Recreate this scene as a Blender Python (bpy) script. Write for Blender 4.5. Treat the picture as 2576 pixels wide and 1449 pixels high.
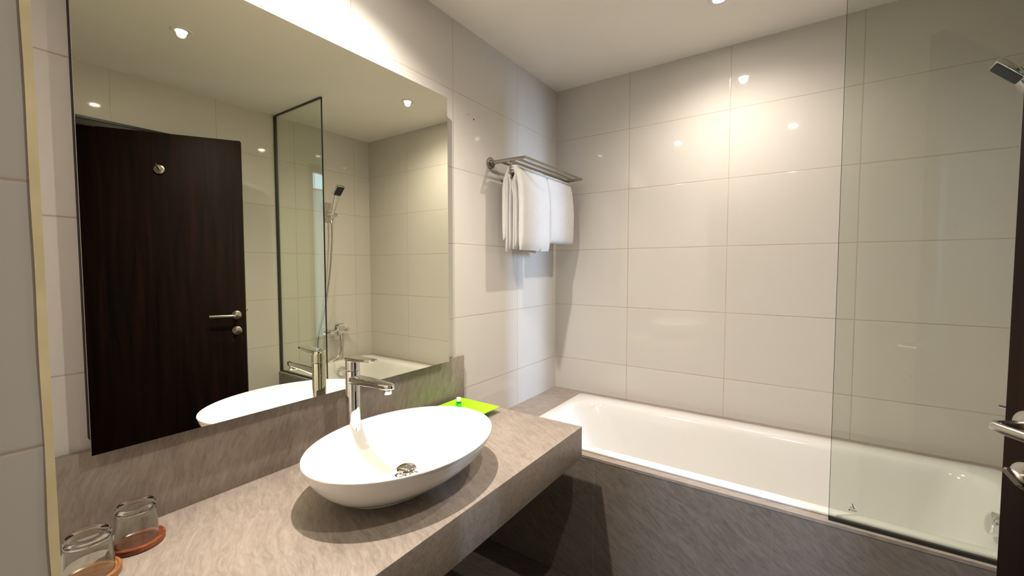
import bpy, bmesh, math, random
from mathutils import Vector, Matrix, noise
random.seed(7)
for o in list(bpy.data.objects): bpy.data.objects.remove(o)
sc = bpy.context.scene
COL = sc.collection
rad = math.radians

# ------------------------------------------------------------------ measures (metres)
W, D, H = 1.9495, 2.3313, 2.3631          # right wall x, back wall y, ceiling z
YN = -1.05                                # wall behind the viewer
PX, PY = 0.4845, 0.102                    # partition beside the washstand
ZT0, TH, TW = 0.7245, 0.333, 0.5026       # tile joints
XA, YM, YR = 0.4613, 1.8982, 2.1846       # first vertical joints: back / mirror / right wall
ZD, YA = 0.5301, 1.5271                   # bath deck height, apron plane
YC, ZC, XC, ZCB = 1.430, 0.6859, 0.6083, 0.5669   # counter
DY0, DY1, DZ = 0.505, 1.267, 2.042        # doorway

# ------------------------------------------------------------------ camera
yaw, pitch, roll = rad(-34.6191), rad(-2.7533), rad(-0.0336)
fwd = Vector((math.sin(yaw)*math.cos(pitch), math.cos(yaw)*math.cos(pitch), math.sin(pitch)))
rt = Vector((math.cos(yaw), -math.sin(yaw), 0)); up = rt.cross(fwd)
r2 = math.cos(roll)*rt + math.sin(roll)*up; u2 = -math.sin(roll)*rt + math.cos(roll)*up
cd = bpy.data.cameras.new('camera'); cam = bpy.data.objects.new('camera', cd); COL.objects.link(cam)
M = Matrix((r2, u2, -fwd)).transposed().to_4x4(); M.translation = Vector((1.2752, 0.0, 1.2832))
cam.matrix_world = M
cd.sensor_width = 36.0; cd.lens = 1057.2172/2576*36; cd.clip_start = 0.02; cd.clip_end = 50
sc.camera = cam

# ------------------------------------------------------------------ world, exposure
wd = bpy.data.worlds.new('world'); sc.world = wd; wd.use_nodes = True
wd.node_tree.nodes['Background'].inputs[0].default_value = (0.75, 0.83, 1.0, 1)
wd.node_tree.nodes['Background'].inputs[1].default_value = 0.3
vs = sc.view_settings
vs.view_transform = 'Standard'; vs.look = 'None'; vs.gamma = 1.0; vs.use_curve_mapping = False
vs.exposure = 0.90
WARM = (1.0, 0.90, 0.80)
LAMP_W = (21.0, 24.0, 82.0)
BEAM = (150, 156, 140)
LAMPS = [(1.19, 0.765), (0.971, 1.908), (0.356, 0.798)]

# ------------------------------------------------------------------ node helpers
def new_mat(name):
    m = bpy.data.materials.new(name); m.use_nodes = True
    nt = m.node_tree; nt.nodes.clear()
    out = nt.nodes.new('ShaderNodeOutputMaterial')
    return m, nt, out
def L(nt, a, b): nt.links.new(a, b)
def mth(nt, op, a, b=None, c=None, clamp=False):
    n = nt.nodes.new('ShaderNodeMath'); n.operation = op; n.use_clamp = clamp
    for i, v in enumerate((a, b, c)):
        if v is None: continue
        if isinstance(v, (int, float)): n.inputs[i].default_value = v
        else: L(nt, v, n.inputs[i])
    return n.outputs[0]
def bsdf(nt, out, col=(.8,.8,.8), rough=.5, metal=0.0, spec=.5, coat=0.0):
    b = nt.nodes.new('ShaderNodeBsdfPrincipled')
    b.inputs['Base Color'].default_value = (*col, 1); b.inputs['Roughness'].default_value = rough
    b.inputs['Metallic'].default_value = metal; b.inputs['Specular IOR Level'].default_value = spec
    b.inputs['Coat Weight'].default_value = coat
    L(nt, b.outputs[0], out.inputs[0]); return b
def noise_n(nt, vec, scale, detail=3, rough=.5, dist=0.0):
    n = nt.nodes.new('ShaderNodeTexNoise'); n.inputs['Scale'].default_value = scale
    n.inputs['Detail'].default_value = detail; n.inputs['Roughness'].default_value = rough
    n.inputs['Distortion'].default_value = dist
    if vec is not None: L(nt, vec, n.inputs['Vector'])
    return n
def ramp(nt, fac, stops):
    r = nt.nodes.new('ShaderNodeValToRGB'); e = r.color_ramp.elements
    while len(e) < len(stops): e.new(.5)
    for i, (p, c) in enumerate(stops): e[i].position = p; e[i].color = (*c, 1)
    L(nt, fac, r.inputs[0]); return r.outputs[0]
def bump(nt, h, strength, dist, b):
    n = nt.nodes.new('ShaderNodeBump'); n.inputs['Strength'].default_value = strength
    n.inputs['Distance'].default_value = dist
    L(nt, h, n.inputs['Height']); L(nt, n.outputs[0], b.inputs['Normal']); return n
def objco(nt):
    return nt.nodes.new('ShaderNodeTexCoord').outputs['Object']

def plain(name, col, rough=.5, metal=0.0, spec=.5, coat=0.0, var=.03, scale=9, bmp=0.0):
    m, nt, out = new_mat(name); b = bsdf(nt, out, col, rough, metal, spec, coat)
    oc = objco(nt); n = noise_n(nt, oc, scale, 4)
    lo = tuple(c*(1-var) for c in col); hi = tuple(min(1, c*(1+var)) for c in col)
    L(nt, ramp(nt, n.outputs[0], [(.3, lo), (.7, hi)]), b.inputs['Base Color'])
    if bmp:
        n2 = noise_n(nt, oc, scale*12, 2); bump(nt, n2.outputs[0], bmp, .002, b)
    return m

def tile_mat(name, axis, off, col=(.70, .655, .60)):
    """glazed 50 x 33 cm wall tile, stacked joints; axis = horizontal direction of the wall"""
    m, nt, out = new_mat(name); b = bsdf(nt, out, col, .035, 0, .45)
    oc = objco(nt); sep = nt.nodes.new('ShaderNodeSeparateXYZ'); L(nt, oc, sep.inputs[0])
    h = sep.outputs[0 if axis == 'x' else 1]; z = sep.outputs[2]
    wob = noise_n(nt, oc, 14, 2); wv = mth(nt, 'MULTIPLY', mth(nt, 'SUBTRACT', wob.outputs[0], .5), .0016)
    def dist(v, o, pitch):
        t = mth(nt, 'DIVIDE', mth(nt, 'SUBTRACT', mth(nt, 'ADD', v, wv), o), pitch)
        f = mth(nt, 'FRACT', mth(nt, 'ADD', t, .5))
        return mth(nt, 'MULTIPLY', mth(nt, 'ABSOLUTE', mth(nt, 'SUBTRACT', f, .5)), pitch)
    d = mth(nt, 'MINIMUM', dist(h, off, TW), dist(z, ZT0, TH))
    mr = nt.nodes.new('ShaderNodeMapRange'); mr.interpolation_type = 'SMOOTHSTEP'
    L(nt, d, mr.inputs[0]); mr.inputs[1].default_value = .0011; mr.inputs[2].default_value = .0024
    mask = mr.outputs[0]                                    # 0 in the joint, 1 on the tile
    g = noise_n(nt, oc, 6, 3); gc = ramp(nt, g.outputs[0], [(.35, (.42, .34, .26)), (.65, (.52, .43, .33))])
    v = noise_n(nt, oc, 2.2, 3); tc = ramp(nt, v.outputs[0], [(.3, tuple(c*.985 for c in col)), (.7, tuple(min(1, c*1.01) for c in col))])
    mx = nt.nodes.new('ShaderNodeMix'); mx.data_type = 'RGBA'
    L(nt, mask, mx.inputs[0]); L(nt, gc, mx.inputs[6]); L(nt, tc, mx.inputs[7]); L(nt, mx.outputs[2], b.inputs['Base Color'])
    L(nt, mth(nt, 'SUBTRACT', .62, mth(nt, 'MULTIPLY', mask, .58)), b.inputs['Roughness'])
    m2 = nt.nodes.new('ShaderNodeMapRange'); m2.interpolation_type = 'SMOOTHSTEP'
    L(nt, d, m2.inputs[0]); m2.inputs[1].default_value = .0008; m2.inputs[2].default_value = .005
    wv2 = noise_n(nt, oc, 3.5, 2); hh = mth(nt, 'ADD', m2.outputs[0], mth(nt, 'MULTIPLY', wv2.outputs[0], .25))
    bump(nt, hh, .3, .0010, b)
    return m

def stone_mat(name, direction, lo=(.190, .156, .128), hi=(.320, .268, .228), rough=.42):
    """grey-brown veined stone-look slab, veins run along `direction`"""
    m, nt, out = new_mat(name); b = bsdf(nt, out, hi, rough, 0, .18)
    oc = objco(nt)
    warp = noise_n(nt, oc, 5.0, 2); ws = nt.nodes.new('ShaderNodeVectorMath'); ws.operation = 'SCALE'
    sb = nt.nodes.new('ShaderNodeVectorMath'); sb.operation = 'SUBTRACT'; L(nt, warp.outputs[1], sb.inputs[0]); sb.inputs[1].default_value = (.5, .5, .5)
    L(nt, sb.outputs[0], ws.inputs[0]); ws.inputs['Scale'].default_value = .05
    ad = nt.nodes.new('ShaderNodeVectorMath'); L(nt, oc, ad.inputs[0]); L(nt, ws.outputs[0], ad.inputs[1])
    d = Vector(direction).normalized()
    rot = nt.nodes.new('ShaderNodeVectorRotate'); rot.rotation_type = 'EULER_XYZ'
    L(nt, ad.outputs[0], rot.inputs['Vector']); rot.inputs['Rotation'].default_value = d.rotation_difference(Vector((1, 0, 0))).to_euler('XYZ')
    mp = nt.nodes.new('ShaderNodeMapping'); mp.inputs['Scale'].default_value = (.24, 1, 1); L(nt, rot.outputs[0], mp.inputs[0])
    n1 = noise_n(nt, mp.outputs[0], 62, 8, .74, .7)
    n2 = noise_n(nt, mp.outputs[0], 190, 3, .6)
    n3 = noise_n(nt, oc, 3.0, 3)
    mid = tuple((a*.45+c*.55) for a, c in zip(lo, hi))
    s = mth(nt, 'ADD', mth(nt, 'MULTIPLY', n1.outputs[0], .62), mth(nt, 'ADD', mth(nt, 'MULTIPLY', n2.outputs[0], .2), mth(nt, 'MULTIPLY', n3.outputs[0], .18)))
    c = ramp(nt, s, [(.33, lo), (.46, mid), (.54, tuple(v*.97 for v in hi)), (.66, tuple(min(1, v*1.16) for v in hi))])
    L(nt, c, b.inputs['Base Color']); bump(nt, s, .12, .001, b)
    return m

def thin_glass(name, tint, refl=1.0):
    """a flat pane: tinted straight transmission plus mirror reflection by Fresnel"""
    m, nt, out = new_mat(name)
    t = nt.nodes.new('ShaderNodeBsdfTransparent'); t.inputs[0].default_value = (*tint, 1)
    g = nt.nodes.new('ShaderNodeBsdfGlossy'); g.inputs['Roughness'].default_value = 0.0; g.inputs[0].default_value = (.95, 1, .96, 1)
    ge = nt.nodes.new('ShaderNodeNewGeometry'); dt = nt.nodes.new('ShaderNodeVectorMath'); dt.operation = 'DOT_PRODUCT'
    L(nt, ge.outputs['Incoming'], dt.inputs[0]); L(nt, ge.outputs['Normal'], dt.inputs[1])
    k = mth(nt, 'POWER', mth(nt, 'SUBTRACT', 1.0, mth(nt, 'ABSOLUTE', dt.outputs['Value']), clamp=True), 5.0)
    fr = mth(nt, 'ADD', .04, mth(nt, 'MULTIPLY', k, .96))
    mx = nt.nodes.new('ShaderNodeMixShader'); L(nt, mth(nt, 'MULTIPLY', fr, refl), mx.inputs[0])
    L(nt, t.outputs[0], mx.inputs[1]); L(nt, g.outputs[0], mx.inputs[2]); L(nt, mx.outputs[0], out.inputs[0])
    return m
def solid_glass(name, col, rough=0.0, ior=1.5):
    m, nt, out = new_mat(name); b = bsdf(nt, out, col, rough); b.inputs['Transmission Weight'].default_value = 1.0
    b.inputs['IOR'].default_value = ior; return m
def emit(name, col, s):
    m, nt, out = new_mat(name); e = nt.nodes.new('ShaderNodeEmission'); e.inputs[0].default_value = (*col, 1); e.inputs[1].default_value = s
    L(nt, e.outputs[0], out.inputs[0]); return m
def wood_mat(name, lo, hi, direction, rough=.35, scale=20, stretch=.08, spec=.4):
    m, nt, out = new_mat(name); b = bsdf(nt, out, hi, rough, 0, spec)
    oc = objco(nt); d = Vector(direction).normalized()
    rot = nt.nodes.new('ShaderNodeVectorRotate'); rot.rotation_type = 'EULER_XYZ'; L(nt, oc, rot.inputs['Vector'])
    rot.inputs['Rotation'].default_value = d.rotation_difference(Vector((1, 0, 0))).to_euler('XYZ')
    mp = nt.nodes.new('ShaderNodeMapping'); mp.inputs['Scale'].default_value = (stretch, 1, 1); L(nt, rot.outputs[0], mp.inputs[0])
    n = noise_n(nt, mp.outputs[0], scale, 6, .6, .6)
    L(nt, ramp(nt, n.outputs[0], [(.32, lo), (.68, hi)]), b.inputs['Base Color']); bump(nt, n.outputs[0], .06, .001, b)
    return m
def cloth_mat(name, col):
    m, nt, out = new_mat(name); b = bsdf(nt, out, col, .95, 0, .1)
    b.inputs['Sheen Weight'].default_value = .25
    oc = objco(nt); n = noise_n(nt, oc, 420, 3, .7); n2 = noise_n(nt, oc, 40, 3, .6)
    h = mth(nt, 'ADD', n.outputs[0], mth(nt, 'MULTIPLY', n2.outputs[0], .7)); bump(nt, h, .5, .0025, b)
    L(nt, ramp(nt, n2.outputs[0], [(.3, tuple(c*.95 for c in col)), (.7, col)]), b.inputs['Base Color'])
    return m

TILE = (.605, .572, .53)
M_tx = tile_mat('tile_along_x', 'x', XA, TILE)
M_ty = tile_mat('tile_along_y_mirror', 'y', YM, TILE)
M_tr = tile_mat('tile_along_y_right', 'y', YR, TILE)
M_ceil = plain('ceiling_paint', (.84, .80, .745), .9, var=.015, scale=3)
M_floor = stone_mat('floor_tile', (1, .4, 0), (.06, .05, .038), (.11, .09, .07), .5)
M_counter = stone_mat('stone_counter', (1, -.45, 0))
M_bs = stone_mat('stone_backsplash', (0, .30, 1.0))
M_apron_shaded = stone_mat('stone_apron_shaded', (1, 0, -.75), (.115, .096, .078), (.205, .174, .145))  # counter stone darkened here; the apron's shade is put into its colour
M_deck = stone_mat('stone_deck', (1, .25, 0))
M_trim = plain('cream_corner_trim', (.92, .78, .46), .45, var=.12, scale=14)
M_chrome = plain('chrome', (.80, .79, .78), .05, 1.0, var=.01)
M_satin = plain('satin_steel', (.56, .52, .46), .24, 1.0, var=.03)
M_steel = plain('brushed_rack_steel', (.40, .375, .335), .24, 1.0, var=.02)
M_dark = plain('shadow_black', (.006, .006, .006), .4)
M_ceramic = plain('glazed_ceramic', (.86, .845, .81), .06, 0, .5, var=.004)
M_enamel = plain('bath_enamel', (.68, .665, .64), .09, 0, .5, var=.004)
M_mirror = plain('silvered_glass', (.87, .87, .715), .0, 1.0, var=.001)
M_mside = plain('mirror_backing_black', (.016, .010, .012), .6, spec=.12, var=.2)
M_medge = plain('mirror_glass_edge', (.30, .27, .23), .25, var=.2, scale=40)
M_pane = thin_glass('screen_glass', (.905, .92, .885))
M_paneedge = plain('screen_glass_edge', (.012, .020, .014), .12, 0, .5, var=.1)
M_chan = plain('black_channel', (.018, .017, .014), .4, var=.1)
M_rubber = plain('black_nozzle_rubber', (.012, .012, .014), .5, var=.1)
M_door = wood_mat('dark_wenge', (.0013, .0006, .0004), (.0140, .0045, .0024), (0, 0, 1), .6, 30, .05, .12)
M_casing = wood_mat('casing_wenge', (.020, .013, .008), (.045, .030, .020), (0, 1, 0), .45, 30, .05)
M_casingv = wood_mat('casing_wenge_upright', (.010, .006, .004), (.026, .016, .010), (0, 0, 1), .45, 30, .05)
M_lime = plain('lime_plastic', (.31, .90, .012), .28, 0, .4, var=.02)
M_tumbler = solid_glass('tumbler_glass', (.93, .96, .93))
M_clear = solid_glass('clear_bottle_plastic', (.95, .98, .95), .02, 1.3)
M_green = plain('green_shampoo', (.03, .55, .05), .2, 0, .5)
M_paper = plain('white_paper', (.80, .80, .78), .8)
M_wood1 = wood_mat('red_brown_wood', (.055, .012, .004), (.25, .068, .022), (.55, 1, 0), .3, 90, .12)
M_wood2 = wood_mat('tan_wood', (.15, .055, .016), (.34, .15, .048), (.55, 1, 0), .35, 60, .16)
M_towel = cloth_mat('white_terry', (.60, .58, .565))
M_lens = emit('lamp_lens', (1.0, .93, .80), 260)
M_ringw = plain('lamp_ring_white', (.75, .73, .70), .5)
M_mark = plain('etched_mark_grey', (.16, .15, .13), .7)
M_bed = plain('bedroom_paint', (.62, .60, .57), .9)
M_bedfl = plain('bedroom_floor', (.22, .18, .14), .6)
M_grey = plain('grout_line', (.30, .255, .215), .8)
M_hole = plain('dark_plug', (.12, .09, .06), .8)

# ------------------------------------------------------------------ mesh helpers
def mark_sharp(bm, ang):
    for f in bm.faces: f.smooth = True
    for e in bm.edges:
        e.smooth = not (len(e.link_faces) == 2 and e.calc_face_angle(0) > ang)
def obj(name, bm, mats, parent=None, ang=35, recalc=True):
    if recalc: bmesh.ops.recalc_face_normals(bm, faces=bm.faces[:])
    mark_sharp(bm, rad(ang))
    me = bpy.data.meshes.new(name); bm.to_mesh(me); bm.free()
    for m in (mats if isinstance(mats, (list, tuple)) else [mats]): me.materials.append(m)
    o = bpy.data.objects.new(name, me); COL.objects.link(o)
    if parent: o.parent = parent
    return o
def thing(name, label, cat, loc=(0, 0, 0), rotz=0.0, group=None):
    o = bpy.data.objects.new(name, None); COL.objects.link(o); o.empty_display_size = .05
    o.location = loc; o.rotation_euler = (0, 0, rotz); o['label'] = label; o['category'] = cat
    if group: o['group'] = group
    return o
def tag(o, label, cat, group=None):
    o['label'] = label; o['category'] = cat
    if group: o['group'] = group
    return o
def struct(o, label=None, cat=None):
    o['kind'] = 'structure'
    if label: o['label'] = label
    if cat: o['category'] = cat
    return o
def bx(bm, x0, x1, y0, y1, z0, z1, bev=0.0, mi=0, seg=2):
    b2 = bmesh.new()
    bmesh.ops.create_cube(b2, size=1)
    for v in b2.verts: v.co = Vector(((x0+x1)/2+v.co.x*(x1-x0), (y0+y1)/2+v.co.y*(y1-y0), (z0+z1)/2+v.co.z*(z1-z0)))
    if bev: bmesh.ops.bevel(b2, geom=b2.edges[:], offset=bev, segments=seg, profile=.5, affect='EDGES')
    for f in b2.faces: f.material_index = mi
    t = bpy.data.meshes.new('t'); b2.to_mesh(t); b2.free(); bm.from_mesh(t); bpy.data.meshes.remove(t)
    return bm
def nb(): return bmesh.new()
def box(x0, x1, y0, y1, z0, z1, bev=0.0): return bx(nb(), x0, x1, y0, y1, z0, z1, bev)
def frame_from(dirv):
    d = Vector(dirv).normalized(); a = Vector((0, 0, 1)) if abs(d.z) < .9 else Vector((0, 1, 0))
    u = d.cross(a).normalized(); return u, d.cross(u).normalized(), d
def lathe(bm, prof, origin=(0, 0, 0), axis=(0, 0, 1), n=40, sx=1.0, sy=1.0):
    """prof: list of (radius, height); closes to a point where radius is 0"""
    u, v, d = frame_from(axis); o = Vector(origin); rings = []
    for r, h in prof:
        if r <= 1e-7: rings.append([bm.verts.new(o+d*h)])
        else: rings.append([bm.verts.new(o+d*h+u*(r*sx*math.cos(2*math.pi*i/n))+v*(r*sy*math.sin(2*math.pi*i/n))) for i in range(n)])
    for a, b in zip(rings, rings[1:]):
        for i in range(n):
            j = (i+1) % n
            if len(a) == 1 and len(b) == 1: continue
            if len(a) == 1: bm.faces.new((a[0], b[i], b[j]))
            elif len(b) == 1: bm.faces.new((a[i], b[0], a[j]))
            else: bm.faces.new((a[i], b[i], b[j], a[j]))
    return bm
def loft(bm, rings, close_start=True, close_end=True):
    vr = [[bm.verts.new(p) for p in r] for r in rings]; n = len(vr[0])
    for a, b in zip(vr, vr[1:]):
        for i in range(n): bm.faces.new((a[i], b[i], b[(i+1) % n], a[(i+1) % n]))
    if close_start: bm.faces.new(vr[0])
    if close_end: bm.faces.new(list(reversed(vr[-1])))
    return bm
def tube(bm, pts, r, n=14, caps=True):
    pts = [Vector(p) for p in pts]; rings = []; t0 = (pts[1]-pts[0]).normalized(); u, v, _ = frame_from(t0)
    for i, p in enumerate(pts):
        t = (pts[min(i+1, len(pts)-1)]-pts[max(i-1, 0)]).normalized()
        q = t0.rotation_difference(t); u = q @ u; v = q @ v; t0 = t
        rr = r[i] if isinstance(r, (list, tuple)) else r
        rings.append([p+u*(rr*math.cos(2*math.pi*k/n))+v*(rr*math.sin(2*math.pi*k/n)) for k in range(n)])
    return loft(bm, rings, caps, caps)
def spline(pts, k=8):
    pts = [Vector(p) for p in pts]; P = [pts[0]*2-pts[1]]+pts+[pts[-1]*2-pts[-2]]; out = []
    for i in range(1, len(P)-2):
        for s in range(k):
            t = s/k; a, b, c, d = P[i-1], P[i], P[i+1], P[i+2]
            out.append(.5*((2*b)+(c-a)*t+(2*a-5*b+4*c-d)*t*t+(3*b-a-3*c+d)*t**3))
    out.append(pts[-1]); return out
def rrect(cx, cy, hx, hy, r, z, n=10):
    out = []
    for qx, qy, a0 in ((1, 1, 0), (-1, 1, 90), (-1, -1, 180), (1, -1, 270)):
        for k in range(n+1):
            a = rad(a0+90*k/n); out.append(Vector((cx+qx*(hx-r)+r*math.cos(a), cy+qy*(hy-r)+r*math.sin(a), z)))
    return out

# ------------------------------------------------------------------ the room
struct(obj('floor', box(0, W+.1, YN, D, -.04, 0), M_floor))
struct(obj('ceiling', box(-.05, W+.1, YN-.05, D+.05, H, H+.05), M_ceil))
wl = struct(obj('wall_left', box(-.05, 0, YN-.05, D+.05, 0, H), M_ty))
struct(obj('wall_back', box(0, W, D, D+.05, 0, H), M_tx))
struct(obj('wall_front', box(0, W+.1, YN-.05, YN, 0, H), M_tx))
bm = nb()
bx(bm, W, W+.1, YN, DY0, 0, H); bx(bm, W, W+.1, DY1, D+.05, 0, H); bx(bm, W, W+.1, DY0, DY1, DZ, H)
struct(obj('wall_right', bm, M_tr))
struct(obj('wall_partition', box(0, PX-.001, YN, PY-.0015, 0, H), M_ty))
bm = nb(); n = 60
rings = []
for i in range(n+1):
    z = H*i/n; dx = .0012*noise.noise(Vector((z*6, 1, 3))); w = .0085+.0014*noise.noise(Vector((z*9, 7, 3)))
    x1 = PX+.0012+dx; rings.append([Vector((PX-.010, PY+.0004, z)), Vector((x1, PY+.0004, z)), Vector((x1, PY-w, z)), Vector((PX-.010, PY-w, z))])
loft(bm, rings)
struct(obj('trim_1', bm, M_trim))
for y, z, r in ((1.535, 1.972, .004), (1.496, 1.983, .0022)):
    obj('screw_plug', lathe(nb(), [(0, .0012), (r, .0010), (r, -.002)], (0, y, z), (1, 0, 0), 14), M_hole, wl)

# doorway casing
bm = nb()
bx(bm, W-.012, W+.112, DY0-.035, DY0, 0, DZ+.035, .002); bx(bm, W-.012, W+.112, DY1, DY1+.035, 0, DZ+.035, .002)
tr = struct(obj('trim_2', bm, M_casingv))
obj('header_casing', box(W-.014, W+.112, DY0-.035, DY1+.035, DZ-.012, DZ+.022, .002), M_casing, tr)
obj('shadow_strip', box(W-.016, W, DY0-.037, DY1+.037, DZ+.0225, DZ+.035), M_dark, tr)  # solid black strip standing in for the shadow line above the casing

# the room beyond the doorway
BX = 4.6
struct(obj('floor_bedroom', box(W+.1, BX, -2.2, 2.6, -.04, 0), M_bedfl))
struct(obj('ceiling_bedroom', box(W+.1, BX, -2.2, 2.6, 2.78, 2.83), M_bed))
struct(obj('wall_bedroom_left', box(W+.1, BX, 2.6, 2.65, 0, 2.78), M_bed))
struct(obj('wall_bedroom_right', box(W+.1, BX, -2.25, -2.2, 0, 2.78), M_bed))
WY0, WY1, WZ0, WZ1 = -.50, .14, .25, 2.72
bm = nb()
bx(bm, BX, BX+.1, -2.2, WY0, 0, 2.78); bx(bm, BX, BX+.1, WY1, 2.6, 0, 2.78)
bx(bm, BX, BX+.1, WY0, WY1, 0, WZ0); bx(bm, BX, BX+.1, WY0, WY1, WZ1, 2.78)
struct(obj('wall_bedroom_back', bm, M_bed))
bm = nb()
for a in ((WY0, WY0+.03, WZ0, WZ1), (WY1-.03, WY1, WZ0, WZ1), (WY0+.03, WY1-.03, WZ0, WZ0+.03), (WY0+.03, WY1-.03, WZ1-.03, WZ1), (-.22, -.19, WZ0+.03, WZ1-.03), (WY0+.03, -.22, 2.40, 2.425), (-.19, WY1-.03, 2.45, 2.47)):
    bx(bm, BX+.02, BX+.06, *a)
wn = struct(obj('window_1', bm, M_ringw))
obj('spandrel_panel', box(BX+.025, BX+.055, -.19, WY1-.03, WZ0+.03, 1.455), M_bed, wn)
obj('spandrel_panel', box(BX+.025, BX+.055, -.19, WY1-.03, 2.47, WZ1-.03), M_bed, wn)
obj('daylight_pane', box(BX+.035, BX+.045, -.19, WY1-.03, 1.46, 2.45), emit('daylit_pane', (.50, .70, 1.0), 125.0), wn)
obj('transom_pane', box(BX+.035, BX+.045, WY0+.03, -.22, 2.425, WZ1-.03), emit('daylit_transom', (.50, .74, 1.0), 3.6), wn)
obj('sheer_curtain', box(BX+.035, BX+.045, WY0+.03, -.22, WZ0+.03, 2.40), emit('daylit_sheer', (.60, .78, .95), 1.1), wn)

# ------------------------------------------------------------------ door leaf (local x along the leaf from the free edge, local -y faces the mirror)
Fp = Vector((1.596, 1.1666, 0)); u = Vector((.5194, -.8545, 0)); ang = math.atan2(u.y, u.x)
door = thing('door_1', 'dark brown wooden door leaf standing half open at right', 'door', Fp, ang); door['kind'] = 'structure'
# local y axis = u rotated +90deg = (.8545,.5194): away from the mirror
leaf = obj('door_leaf', box(0, .735, 0, .040, .008, 2.035, .0015), M_door, door)
def rosette(name, x, z, r=.026):
    return obj(name, lathe(nb(), [(0, .0085), (r-.0035, .0085), (r-.001, .0070), (r, .005), (r, 0), (0, 0)], (x, 0, z), (0, -1, 0), 40), M_satin, door)
ro = rosette('handle_rosette', .043, 1.002)
pts = [(.043, -.004, 1.002), (.043, -.054, 1.002)]
for k in range(1, 9):
    a = rad(90*k/9); pts.append((.043+.014*(1-math.cos(a)), -.054-.014*math.sin(a)-.002, 1.002))
pts += [(.072, -.0705, 1.002), (.164, -.0705, 1.002)]
obj('lever_handle', tube(nb(), pts, [.0085]*2+[.0090]*8+[.0090, .0090], 24), M_satin, door)
ro2 = rosette('thumb_turn_rosette', .043, .908)
bm = nb(); rings = []
for yy, hx, hz in ((-.008, .005, .005), (-.016, .006, .005), (-.020, .017, .0045), (-.027, .018, .005), (-.031, .015, .004)):
    rings.append([Vector((.043+p.x, yy, .908+p.y)) for p in rrect(0, 0, hx, hz, min(hx, hz)*.9, 0, 4)])
loft(bm, rings); bmesh.ops.rotate(bm, verts=bm.verts[:], cent=(.043, 0, .908), matrix=Matrix.Rotation(rad(35), 3, 'Y'))
obj('thumb_turn', bm, M_satin, door)
hk = obj('robe_hook', lathe(nb(), [(0, .010), (.021, .010), (.0245, .008), (.0255, .004), (.0255, 0), (0, 0)], (.386, 0, 1.832), (0, -1, 0), 40), M_satin, door)
obj('hook_peg', tube(nb(), [(.386, -.009, 1.833), (.387, -.022, 1.838), (.388, -.036, 1.847), (.389, -.044, 1.856)], [.006, .0042, .004, .0045], 14), M_satin, hk)
obj('latch_bolt', box(-.010, .001, .012, .026, 1.022, 1.036, .001), M_satin, door)

# ------------------------------------------------------------------ washstand
counter = obj('washstand_counter', box(.0, XC, PY, YC, ZCB, ZC, .0012), M_counter)
tag(counter, 'thick grey-brown stone washstand counter carrying the oval basin', 'counter')
bsp = obj('backsplash', box(0, .0222, PY, YC+.003, ZC+.0002, .8882, .0008), M_bs)
tag(bsp, 'grey-brown stone backsplash strip below the large mirror', 'backsplash')

mir = thing('wall_mirror', 'large frameless rectangular wall mirror above the stone backsplash', 'mirror', (0, .756, .8869))
my0, my1, mz0, mz1 = .211-.756, 1.3017-.756, 0, 1.9842-.8869
obj('mirror_backing', box(.0224, .0464, my0+.004, my1-.004, mz0+.004, mz1-.004), M_mside, mir)
bm = nb(); bx(bm, .0004, .0224, my0+.004, my1-.004, mz0+.025, mz1-.004); obj('mirror_batten', bm, M_mside, mir)
bm = nb(); bx(bm, .0465, .0524, my0, my1, mz0, mz1)
for f in bm.faces:
    f.material_index = 0 if f.calc_center_median().x > .0523 else 1
obj('mirror_glass', bm, [M_mirror, M_medge], mir)

# basin
bas = thing('wash_basin', 'white oval ceramic vessel basin on the stone counter', 'basin', (.365, .790, ZC+.0002))
n = 72
def ering(a, b, z): return [Vector((b*math.cos(2*math.pi*i/n), a*math.sin(2*math.pi*i/n), z)) for i in range(n)]
rings = []
outer = [(.172, .100, 0), (.175, .103, .0015), (.176, .104, .006), (.179, .108, .008), (.200, .127, .018), (.224, .151, .034), (.246, .175, .054), (.264, .195, .076), (.276, .208, .098), (.2815, .2145, .114), (.283, .216, .1185)]
rings += [ering(*r) for r in outer]
rings += [ering(.2822, .2152, .1205), (ering(.2795, .2125, .1215)), ering(.277, .210, .1205)]
inner = [(.274, .207, .114), (.267, .200, .098), (.254, .187, .076), (.234, .166, .054), (.206, .139, .036), (.172, .110, .024), (.130, .082, .0170), (.085, .055, .0135), (.040, .030, .0125), (.024, .024, .0120)]
rings += [ering(*r) for r in inner]
obj('basin_bowl', loft(nb(), rings), M_ceramic, bas, 40)
dr = obj('drain_ring', lathe(nb(), [(.0, .0150), (.020, .0150), (.022, .0175), (.030, .0172), (.0335, .0160), (.034, .0125), (0, .0125)], (0, 0, 0), (0, 0, 1), 40), M_chrome, bas)
obj('drain_stem', lathe(nb(), [(.0125, .013), (.0125, .030)], (0, 0, 0), (0, 0, 1), 24), M_chrome, bas)
obj('drain_cap', lathe(nb(), [(0, .0425), (.010, .0420), (.020, .0398), (.027, .0362), (.0310, .0325), (.0318, .0312), (.030, .0302), (0, .0295)], (0, 0, 0), (0, 0, 1), 40), M_chrome, bas)

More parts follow.
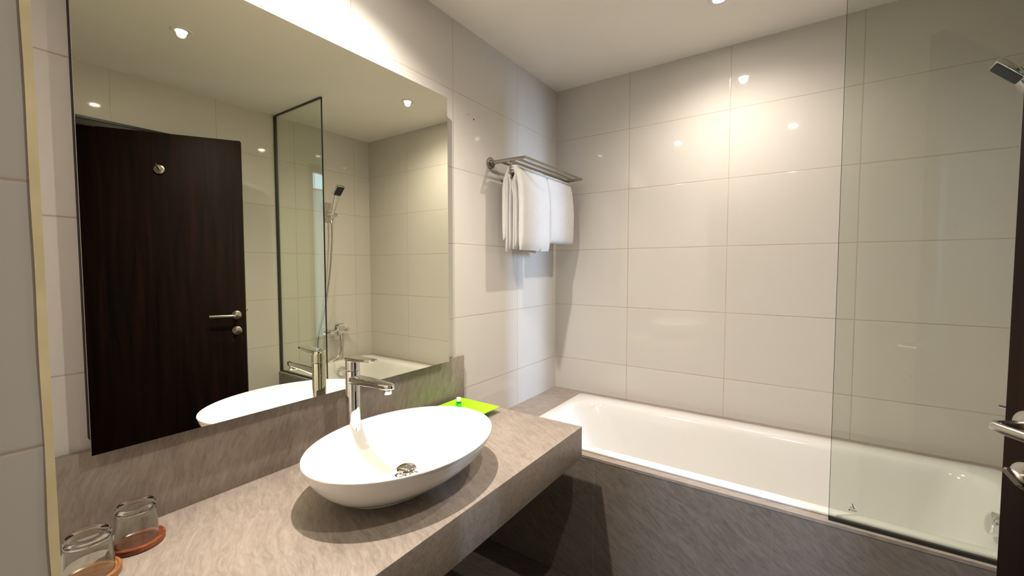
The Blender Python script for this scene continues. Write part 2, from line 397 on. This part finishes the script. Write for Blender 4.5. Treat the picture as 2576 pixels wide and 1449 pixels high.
# tall basin mixer
fx, fy = .145, .774
fa = thing('basin_faucet', 'tall chrome single-lever faucet standing behind the basin', 'faucet', (fx, fy, ZC+.0002))
zb = ZC
obj('faucet_body', lathe(nb(), [(0, 0), (.026, 0), (.026, .003), (.0215, .006), (.0212, .1), (.0212, .2815), (.0205, .2825), (.0, .2825)], (0, 0, 0), (0, 0, 1), 48), M_chrome, fa)
def blade(secs, nn=8):
    """secs: (x, halfwidth_y, zc, halfheight) superellipse sections along x"""
    rr = []
    for x, hw, zc, hh in secs:
        rr.append([Vector((x, p.x, zc+p.y)) for p in rrect(0, 0, hw, hh, min(hw, hh)*.55, 0, 5)])
    return loft(nb(), rr)
sp = [(.004, .0195, .2545, .0125), (.030, .0195, .2560, .0120), (.070, .0190, .2580, .0105), (.110, .0185, .2590, .0090), (.145, .0178, .2590, .0082), (.165, .0165, .2588, .0080), (.177, .0130, .2588, .0076), (.1835, .0080, .2588, .0066), (.1855, .0030, .2588, .0045)]
obj('faucet_spout', blade(sp), M_chrome, fa)
obj('aerator', lathe(nb(), [(0, -.0135), (.0085, -.0135), (.0115, -.0130), (.0120, -.0120), (.0120, .002), (0, .002)], (.163, 0, .2500), (0, 0, 1), 32), M_chrome, fa)
obj('faucet_cap', lathe(nb(), [(0, .2845), (.0205, .2845), (.0213, .2855), (.0213, .306), (.0205, .3195), (.018, .3225), (0, .3225)], (0, 0, 0), (0, 0, 1), 48), M_chrome, fa)
lv = [(-.0205, .008, .3190, .0022), (-.019, .014, .3185, .0035), (-.010, .0195, .3180, .0055), (.004, .0205, .3175, .0075), (.020, .0205, .3190, .0062), (.050, .0192, .3212, .0045), (.080, .0172, .3236, .0036), (.098, .0150, .3248, .0032), (.107, .0105, .3252, .0030), (.111, .0045, .3254, .0022)]
obj('faucet_lever', blade(lv), M_chrome, fa)

# tumblers on coasters
def tumbler(x, y, label, zb):
    # inverted: mouth down, thick base on top
    pr = [(.0360, 0), (.0370, .0006), (.0370, .002), (.0342, .066), (.0338, .0748), (.0320, .0790), (.0285, .0800), (.020, .0790), (0, .0788), ]
    inn = [(0, .0665), (.018, .0670), (.0272, .0650), (.0308, .0610), (.0319, .056), (.0344, .004), (.0353, .0005), (.0360, 0)]
    bm = lathe(nb(), pr+inn, (0, 0, 0), (0, 0, 1), 48)
    bmesh.ops.remove_doubles(bm, verts=bm.verts[:], dist=1e-5)
    o = obj('glass_tumbler', bm, M_tumbler, None, 60); o.location = (x, y, zb)
    return tag(o, label, 'glass', 'upturned tumblers at the left end of the counter')
def coaster(x, y, mat, label, r, h):
    o = obj('round_coaster', lathe(nb(), [(0, 0), (r-.003, 0), (r, .002), (r, h-.002), (r-.0015, h), (r-.005, h), (r-.007, h-.0018), (0, h-.0018)], (0, 0, 0), (0, 0, 1), 56), mat)
    o.location = (x, y, ZC+.0002)
    return tag(o, label, 'coaster', 'round wooden coasters')
coaster(.104, .266, M_wood1, 'round reddish-brown wooden coaster nearer the backsplash', .0475, .0135)
coaster(.163, .180, M_wood2, 'round tan wooden coaster at the bottom edge by the partition', .0475, .0135)
tumbler(.107, .265, 'upturned clear glass tumbler on the reddish-brown coaster', ZC+.0122)
tumbler(.167, .180, 'upturned clear glass tumbler on the tan coaster', ZC+.0122)

# lime tray
tx, ty, th = .155, 1.270, .108
tray = thing('amenity_tray', 'lime green square plastic tray behind the basin', 'tray', (tx, ty, ZC+.0002))
rings = []
for h, z, r in ((.066, 0, .008), (.068, .002, .008), (.107, .0235, .004), (.108, .0245, .004), (.1075, .0255, .004), (.104, .0250, .004), (.067, .0045, .008), (.064, .003, .008)):
    rings.append(rrect(0, 0, h, h, r, z, 4))
obj('tray_dish', loft(nb(), rings), M_lime, tray)
bm = box(-.050, .056, -.055, .052, .0002, .0024, .0004); bmesh.ops.rotate(bm, verts=bm.verts[:], cent=(0, 0, 0), matrix=Matrix.Rotation(.05, 3, 'Z'))
pc = obj('paper_card', bm, M_paper); pc.location = (tx, ty, ZC+.0034); tag(pc, 'white paper card lying in the lime tray', 'card')
bt = thing('amenity_bottle', 'small clear bottle of green liquid in the lime tray', 'bottle', (.086, 1.322, ZC+.0062))
obj('green_liquid', lathe(nb(), [(0, .0), (.0115, 0), (.0125, .002), (.0125, .017), (0, .017)], (0, 0, 0), (0, 0, 1), 28), M_green, bt)
obj('bottle_neck', lathe(nb(), [(.0126, .0172), (.0126, .019), (.0090, .023), (.0075, .0245), (0, .0245)], (0, 0, 0), (0, 0, 1), 28), M_clear, bt)
obj('bottle_cap', lathe(nb(), [(0, .0246), (.0092, .0246), (.0092, .039), (.0085, .040), (0, .040)], (0, 0, 0), (0, 0, 1), 28), plain('cap_plastic', (.75, .85, .72), .3), bt)

# ------------------------------------------------------------------ bath surround and tub
X0t, X1t, Y0t, Y1t = .208, 1.900, 1.563, 2.262
sur = thing('bath_surround', 'grey-brown stone-clad bath surround with narrow deck, apron coloured darker for shade', 'surround', (0, YA, 0))
bm = nb(); e = .014
def dk(x0, x1, y0, y1): bx(bm, x0, x1, y0-YA, y1-YA, ZD-.010, ZD)
dk(0.0003, X0t+e, YA, D-.0003); dk(X1t-e, W-.0003, YA, D-.0003); dk(X0t+e, X1t-e, YA, Y0t+e); dk(X0t+e, X1t-e, Y1t-e, D-.0003)
obj('deck', bm, M_deck, sur)
obj('apron', box(.0003, .6130, .001, .018, .001, ZD-.0102), M_apron_shaded, sur)
obj('apron', box(.6146, 1.2175, .001, .018, .001, ZD-.0102), M_apron_shaded, sur)
obj('apron', box(1.2191, W-.0003, .001, .018, .001, ZD-.0102), M_apron_shaded, sur)
obj('apron_joint', box(.6130, .6146, .0014, .018, .001, ZD-.0102), M_grey, sur)
obj('apron_joint', box(1.2175, 1.2191, .0014, .018, .001, ZD-.0102), M_grey, sur)

tub = thing('bathtub', 'long white built-in bathtub under the towel rack', 'bathtub', ((X0t+X1t)/2, (Y0t+Y1t)/2, ZD))
cx, cy = 0, 0; hx, hy = (X1t-X0t)/2, (Y1t-Y0t)/2
def tr_(x0, x1, y0, y1, r, z):
    return rrect((x0+x1)/2-(X0t+X1t)/2, (y0+y1)/2-(Y0t+Y1t)/2, (x1-x0)/2, (y1-y0)/2, r, z, 14)
rings = [
 tr_(X0t+.03, X1t-.03, Y0t+.03, Y1t-.03, .03, -.03),
 tr_(X0t+.03, X1t-.03, Y0t+.03, Y1t-.03, .03, .0004),
 tr_(X0t, X1t, Y0t, Y1t, .030, .0004), tr_(X0t, X1t, Y0t, Y1t, .030, .006), tr_(X0t+.002, X1t-.002, Y0t+.002, Y1t-.002, .029, .010), tr_(X0t+.006, X1t-.006, Y0t+.006, Y1t-.006, .027, .012),
 tr_(.262, 1.850, 1.600, 2.190, .115, .0112), tr_(.270, 1.842, 1.607, 2.183, .115, .0085), tr_(.278, 1.834, 1.613, 2.175, .118, .001), tr_(.286, 1.828, 1.619, 2.166, .122, -.015),
 tr_(.330, 1.815, 1.636, 2.150, .13, -.08), tr_(.395, 1.795, 1.655, 2.132, .14, -.17), tr_(.470, 1.772, 1.675, 2.112, .15, -.27),
 tr_(.520, 1.755, 1.692, 2.096, .155, -.335), tr_(.560, 1.735, 1.712, 2.078, .155, -.368), tr_(.620, 1.700, 1.745, 2.045, .145, -.385), tr_(.75, 1.60, 1.80, 1.99, .09, -.390)]
obj('tub_shell', loft(nb(), rings, False, True), M_enamel, tub, 50, recalc=False)
for p_ in tub.children: pass
ox, oy, oz = 1.8005-(X0t+X1t)/2, 1.933-(Y0t+Y1t)/2, .470-ZD
obj('overflow_cap', lathe(nb(), [(0, .020), (.020, .0195), (.031, .017), (.036, .012), (.0365, -.004), (0, -.004)], (ox, oy, oz), (-1, 0, .2), 40), M_chrome, tub)
obj('drain', lathe(nb(), [(0, .004), (.022, .003), (.030, .0005), (.030, -.003), (0, -.003)], (1.60-(X0t+X1t)/2, 0, -.388), (0, 0, 1), 32), M_chrome, tub)

# glass screen on the bath edge
yg = 1.5455; gz0, gz1 = ZD+.006, 2.3535; xg = 1.3589
scr = thing('bath_screen', 'fixed clear greenish glass bath screen with black edge channel', 'glass screen', (xg, yg, ZD))
g0, g1 = gz0-ZD, gz1-ZD
obj('glass_pane', box(.0012, W-xg-.008, -.0045, .0045, g0, g1), M_pane, scr)
obj('glass_edge', box(0, .0010, -.0048, .0048, g0, g1), M_paneedge, scr)
obj('wall_channel', box(W-xg-.014, W-xg-.0005, -.0095, .0095, .0005, g1+.001), M_chan, scr)
obj('bottom_channel', box(0, W-xg-.014, -.0048, .0048, .0005, .0105), M_chan, scr)
obj('top_channel', box(0, W-xg-.014, -.0060, .0060, g1+.0003, g1+.009), M_chan, scr)
bm = nb()
mk = [((.054, .066), (.0515, .057)), ((.050, .061), (.0535, .0535))]
def quad(a, b, c, d_):
    vs_ = [bm.verts.new((p[0], -.0049, p[1])) for p in (a, b, c, d_)]; bm.faces.new(vs_)
quad((.0530, .068), (.0555, .068), (.0570, .060), (.0545, .060)); quad((.0540, .060), (.0572, .060), (.0610, .053), (.0565, .053))
quad((.0490, .057), (.0515, .058), (.0535, .053), (.0515, .053))
quad((.0460, .0505), (.0500, .0505), (.0500, .0455), (.0460, .0455)); quad((.0510, .0500), (.0650, .0500), (.0650, .0485), (.0510, .0485)); quad((.0510, .0470), (.0650, .0470), (.0650, .0458), (.0510, .0458))
r_ = bmesh.ops.extrude_face_region(bm, geom=bm.faces[:]); bmesh.ops.translate(bm, vec=(0, -.0002, 0), verts=[v for v in r_['geom'] if isinstance(v, bmesh.types.BMVert)])
obj('etched_mark', bm, M_mark, scr)

# ------------------------------------------------------------------ shower on the right wall
mx_ = thing('shower_mixer', 'chrome wall-mounted bath and shower mixer with lever', 'mixer tap', (W, 1.965, .775))
obj('mixer_body', tube(nb(), [(-.070, -.085, 0), (-.070, -.080, 0), (-.070, .080, 0), (-.070, .085, 0)], [.017, .0215, .0215, .017], 28), M_chrome, mx_)
for s in (-1, 1):
    obj('wall_flange', lathe(nb(), [(0, 0), (.031, .0005), (.031, .006), (.028, .012), (.014, .018), (.014, .064), (0, .064)], (-.0005, s*.075, 0), (-1, 0, 0), 32), M_chrome, mx_)
obj('cartridge_housing', lathe(nb(), [(.019, .01), (.023, .020), (.023, .042), (.020, .047), (0, .048)], (-.070, -.01, 0), (0, 0, 1), 32), M_chrome, mx_)
obj('mixer_lever', tube(nb(), [(-.050, -.012, .056), (-.064, -.010, .057), (-.095, -.008, .062), (-.150, -.004, .070)], [.010, .014, .009, .0055], 16), M_chrome, mx_)
obj('bath_spout', tube(nb(), spline([(-.074, -.02, -.006), (-.090, -.02, -.008), (-.104, -.02, -.014), (-.110, -.02, -.028)], 5), .0135, 20), M_chrome, mx_)
obj('diverter_knob', lathe(nb(), [(.008, 0), (.008, .012), (.013, .014), (.014, .028), (.011, .031), (0, .031)], (-.088, .060, .006), (-1, 0, .3), 24), M_chrome, mx_)
obj('hose_outlet', lathe(nb(), [(.010, 0), (.010, -.030), (.012, -.032), (.012, -.045), (0, -.046)], (-.070, .022, -.015), (0, 0, 1), 24), M_chrome, mx_)

ho = thing('shower_holder', 'small chrome hand shower bracket high on the tiled wall', 'shower holder', (W, 1.945, 1.702))
obj('wall_bracket', lathe(nb(), [(0, .0005), (.022, .0005), (.022, .022), (.018, .030), (.013, .033), (.013, .052), (0, .052)], (0, .025, 0), (-1, 0, 0), 32), M_chrome, ho)
obj('bracket_barrel', tube(nb(), [(-.058, -.034, 0), (-.058, -.030, 0), (-.058, .032, 0), (-.058, .036, 0)], [.011, .0145, .0145, .012], 24), M_chrome, ho)

hs = thing('hand_shower', 'square black-faced chrome hand shower resting in its bracket', 'hand shower', (W-.058, 1.938, 1.70))
hb = Vector((0, 0, .0)); ht = Vector((-.0945, -.014, .141))
def axes(d_):
    global dd, nrm, sd
    dd = d_.normalized(); nrm = Vector((-.707, 0, -.707)); nrm = (nrm-dd*nrm.dot(dd)).normalized(); sd = dd.cross(nrm).normalized()
axes(ht-hb)
def slab(secs, rfrac=.6):
    rr = []
    for c, wd_, tk in secs:
        rr.append([c+sd*p.x+nrm*p.y for p in rrect(0, 0, wd_, tk, min(wd_, tk)*rfrac, 0, 4)])
    return loft(nb(), rr)
obj('shower_handle', slab([(hb-dd*.035, .0095, .0095), (hb-dd*.012, .0105, .0105), (hb+dd*.03, .0150, .0105), (hb+dd*.09, .0185, .010), (ht, .0215, .0095)]), M_chrome, hs)
axes(Vector((-.707, 0, .707))); hc = ht-nrm*.010
hd = obj('shower_head', slab([(hc-dd*.010, .022, .008), (hc-dd*.003, .032, .0095), (hc+dd*.003, .0335, .010), (hc+dd*.080, .0335, .010), (hc+dd*.085, .031, .0088)], .40), M_chrome, hs)
c0 = hc+nrm*.0100
bm = nb(); rr = []
for k, s_ in ((0, 1.0), (.0012, 1.0), (.0018, .96)):
    rr.append([c0+dd*(.0415+p.y*s_)+sd*(p.x*s_)+nrm*k for p in rrect(0, 0, .0300, .0395, .005, 0, 4)])
loft(bm, rr); obj('nozzle_face', bm, M_rubber, hd)
def Wp(x, y, z): return (x-(W-.058), y-1.938, z-1.70)
hp = spline([Wp(1.880, 1.987, .715), Wp(1.880, 1.992, .64), Wp(1.884, 1.975, .585), Wp(1.890, 1.925, .5475), Wp(1.900, 1.862, .5405), Wp(1.905, 1.815, .60), Wp(1.906, 1.808, .70), Wp(1.903, 1.830, .82), Wp(1.899, 1.868, .97), Wp(1.898, 1.915, 1.25), Wp(1.898, 1.938, 1.50), Wp(1.899, 1.940, 1.62), tuple(hb-(ht-hb).normalized()*.036)], 10)
obj('shower_hose', tube(nb(), hp, .0062, 12), plain('hose_chrome', (.55, .54, .52), .22, 1.0), hs)

# ------------------------------------------------------------------ towel rack
RY0, RY1, RZ = 1.656, 2.257, 1.795
rk = thing('towel_rack', 'chrome hotel towel shelf with four rails above the tub', 'towel rack', (0, RY0, RZ))
LY = RY1-RY0
for y in (0, LY):
    obj('wall_flange', lathe(nb(), [(0, .0005), (.0265, .0005), (.0275, .002), (.0275, .010), (.0255, .0125), (.0135, .013), (.0135, .026), (0, .026)], (0, y, 0), (1, 0, 0), 36), M_steel, rk)
    obj('shelf_arm', tube(nb(), [(.013, y, 0), (.05, y, 0), (.205, y, 0), (.211, y, 0)], [.0095, .0095, .0070, .006], 20), M_steel, rk)
    obj('bar_hanger', tube(nb(), [(.120, y, -.004), (.120, y, -.062)], .0036, 12), M_steel, rk)
for x in (.060, .108, .156, .203):
    obj('rail', tube(nb(), [(x, 0, .001), (x, LY, .001)], .0064, 14), M_steel, rk)
obj('towel_bar', tube(nb(), [(.120, -.006, -.062), (.120, LY+.006, -.062)], .0052, 14), M_steel, rk)

def drape(bm, path, tk, y0, y1, ny=34, rnd=.015, wav=.0016, seed=0, curve=0.0):
    """a thick folded cloth layer following path (x,z), from y0 to y1"""
    P = spline([(p[0], 0, p[1]) for p in path], 9); n_ = len(P); rings = []
    L_ = []
    for i, p in enumerate(P):
        t = (P[min(i+1, n_-1)]-P[max(i-1, 0)]).normalized(); L_.append(Vector((t.z, 0, -t.x)))
    for j in range(ny+1):
        f = j/ny; y = y0+(y1-y0)*f
        e_ = min(f, 1-f)*(y1-y0); k = 1.0 if e_ >= rnd else math.sqrt(max(0, 1-(1-e_/rnd)**2))*.85+.15
        ring = []
        for sgn, seq in ((1, range(n_)), (-1, range(n_-1, -1, -1))):
            for i in seq:
                end = min(i, n_-1-i)/4.0; ke = 1.0 if end >= 1 else math.sqrt(max(0, 1-(1-end)**2))*.8+.2
                wv_ = wav*noise.noise(Vector((P[i].x*9+seed, y*11, P[i].z*7)))+wav*.5*noise.noise(Vector((seed, y*38, P[i].z*22)))
                dn = sgn*tk*.5*k*ke+wv_
                p = P[i]+L_[i]*dn
                ring.append(Vector((p.x, y+curve*noise.noise(Vector((seed+3, 0, p.z*5))), p.z+(.004*noise.noise(Vector((y*12, seed, 1))) if end < 2 else 0))))
        rings.append(ring)
    return loft(bm, rings)
bz = RZ-.062
def towel(y0, y1, layers, label, seed):
    bm = nb()
    for i, (xb, zb_, top, xf, zf, tk, a, b_) in enumerate(layers):
        path = [(xb, zb_), (xb, (zb_+bz)/2), (xb+.004, bz-.045), (.100+(.0*i), bz+top*.55), (.120, bz+top), (.142, bz+top*.45), (xf-.006, bz-.045), (xf, bz-.11), (xf+.002, (zf+bz)/2), (xf, zf)]
        drape(bm, path, tk, y0+a, y1+b_, seed=seed+i*5)
    o = obj('bath_towel', bm, M_towel, None, 70)
    return tag(o, label, 'towel', 'white towels folded over the rack bar')
# layers run from the inner one next to the bar outwards: (x back, z back, rise over the bar, x front, z front, thickness, y start, y end)
towel(1.664, 1.948, [(.106, 1.375, .010, .129, 1.372, .010, .004, -.006), (.090, 1.362, .0215, .143, 1.385, .010, .000, -.002), (.070, 1.418, .037, .166, 1.369, .027, .006, .000)],
      'thick white folded bath towel on the rack bar, nearer the mirror', 1)
towel(1.958, 2.234, [(.106, 1.43, .012, .134, 1.425, .012, .004, -.006), (.078, 1.425, .034, .160, 1.415, .029, .000, .000)],
      'flat white folded bath towel on the rack bar, nearer the corner', 30)

# ------------------------------------------------------------------ ceiling downlights
wh = ['recessed ceiling downlight near the doorway, seen in the mirror', 'recessed ceiling downlight above the bathtub edge', 'recessed ceiling downlight above the basin']
for i, ((lx, ly), pw) in enumerate(zip(LAMPS, LAMP_W)):
    t = thing('downlight', wh[i], 'ceiling light', (lx, ly, H), 0, 'recessed ceiling downlights')
    obj('lamp_ring', lathe(nb(), [(.0235, -.0003), (.0235, -.0035), (.034, -.0045), (.041, -.003), (.042, -.0003)], (0, 0, 0), (0, 0, 1), 40), M_ringw, t)
    obj('lamp_lens', lathe(nb(), [(0, -.0030), (.016, -.0030), (.0225, -.0020), (.0225, -.0004), (0, -.0004)], (0, 0, 0), (0, 0, 1), 32), M_lens, t)
    ld = bpy.data.lights.new('downlight_beam', 'SPOT'); ld.energy = pw; ld.color = WARM; ld.spot_size = rad(BEAM[i]); ld.spot_blend = 1.0; ld.shadow_soft_size = .018
    lo = bpy.data.objects.new('downlight_beam', ld); COL.objects.link(lo); lo.location = (0, 0, -.012); lo.parent = t
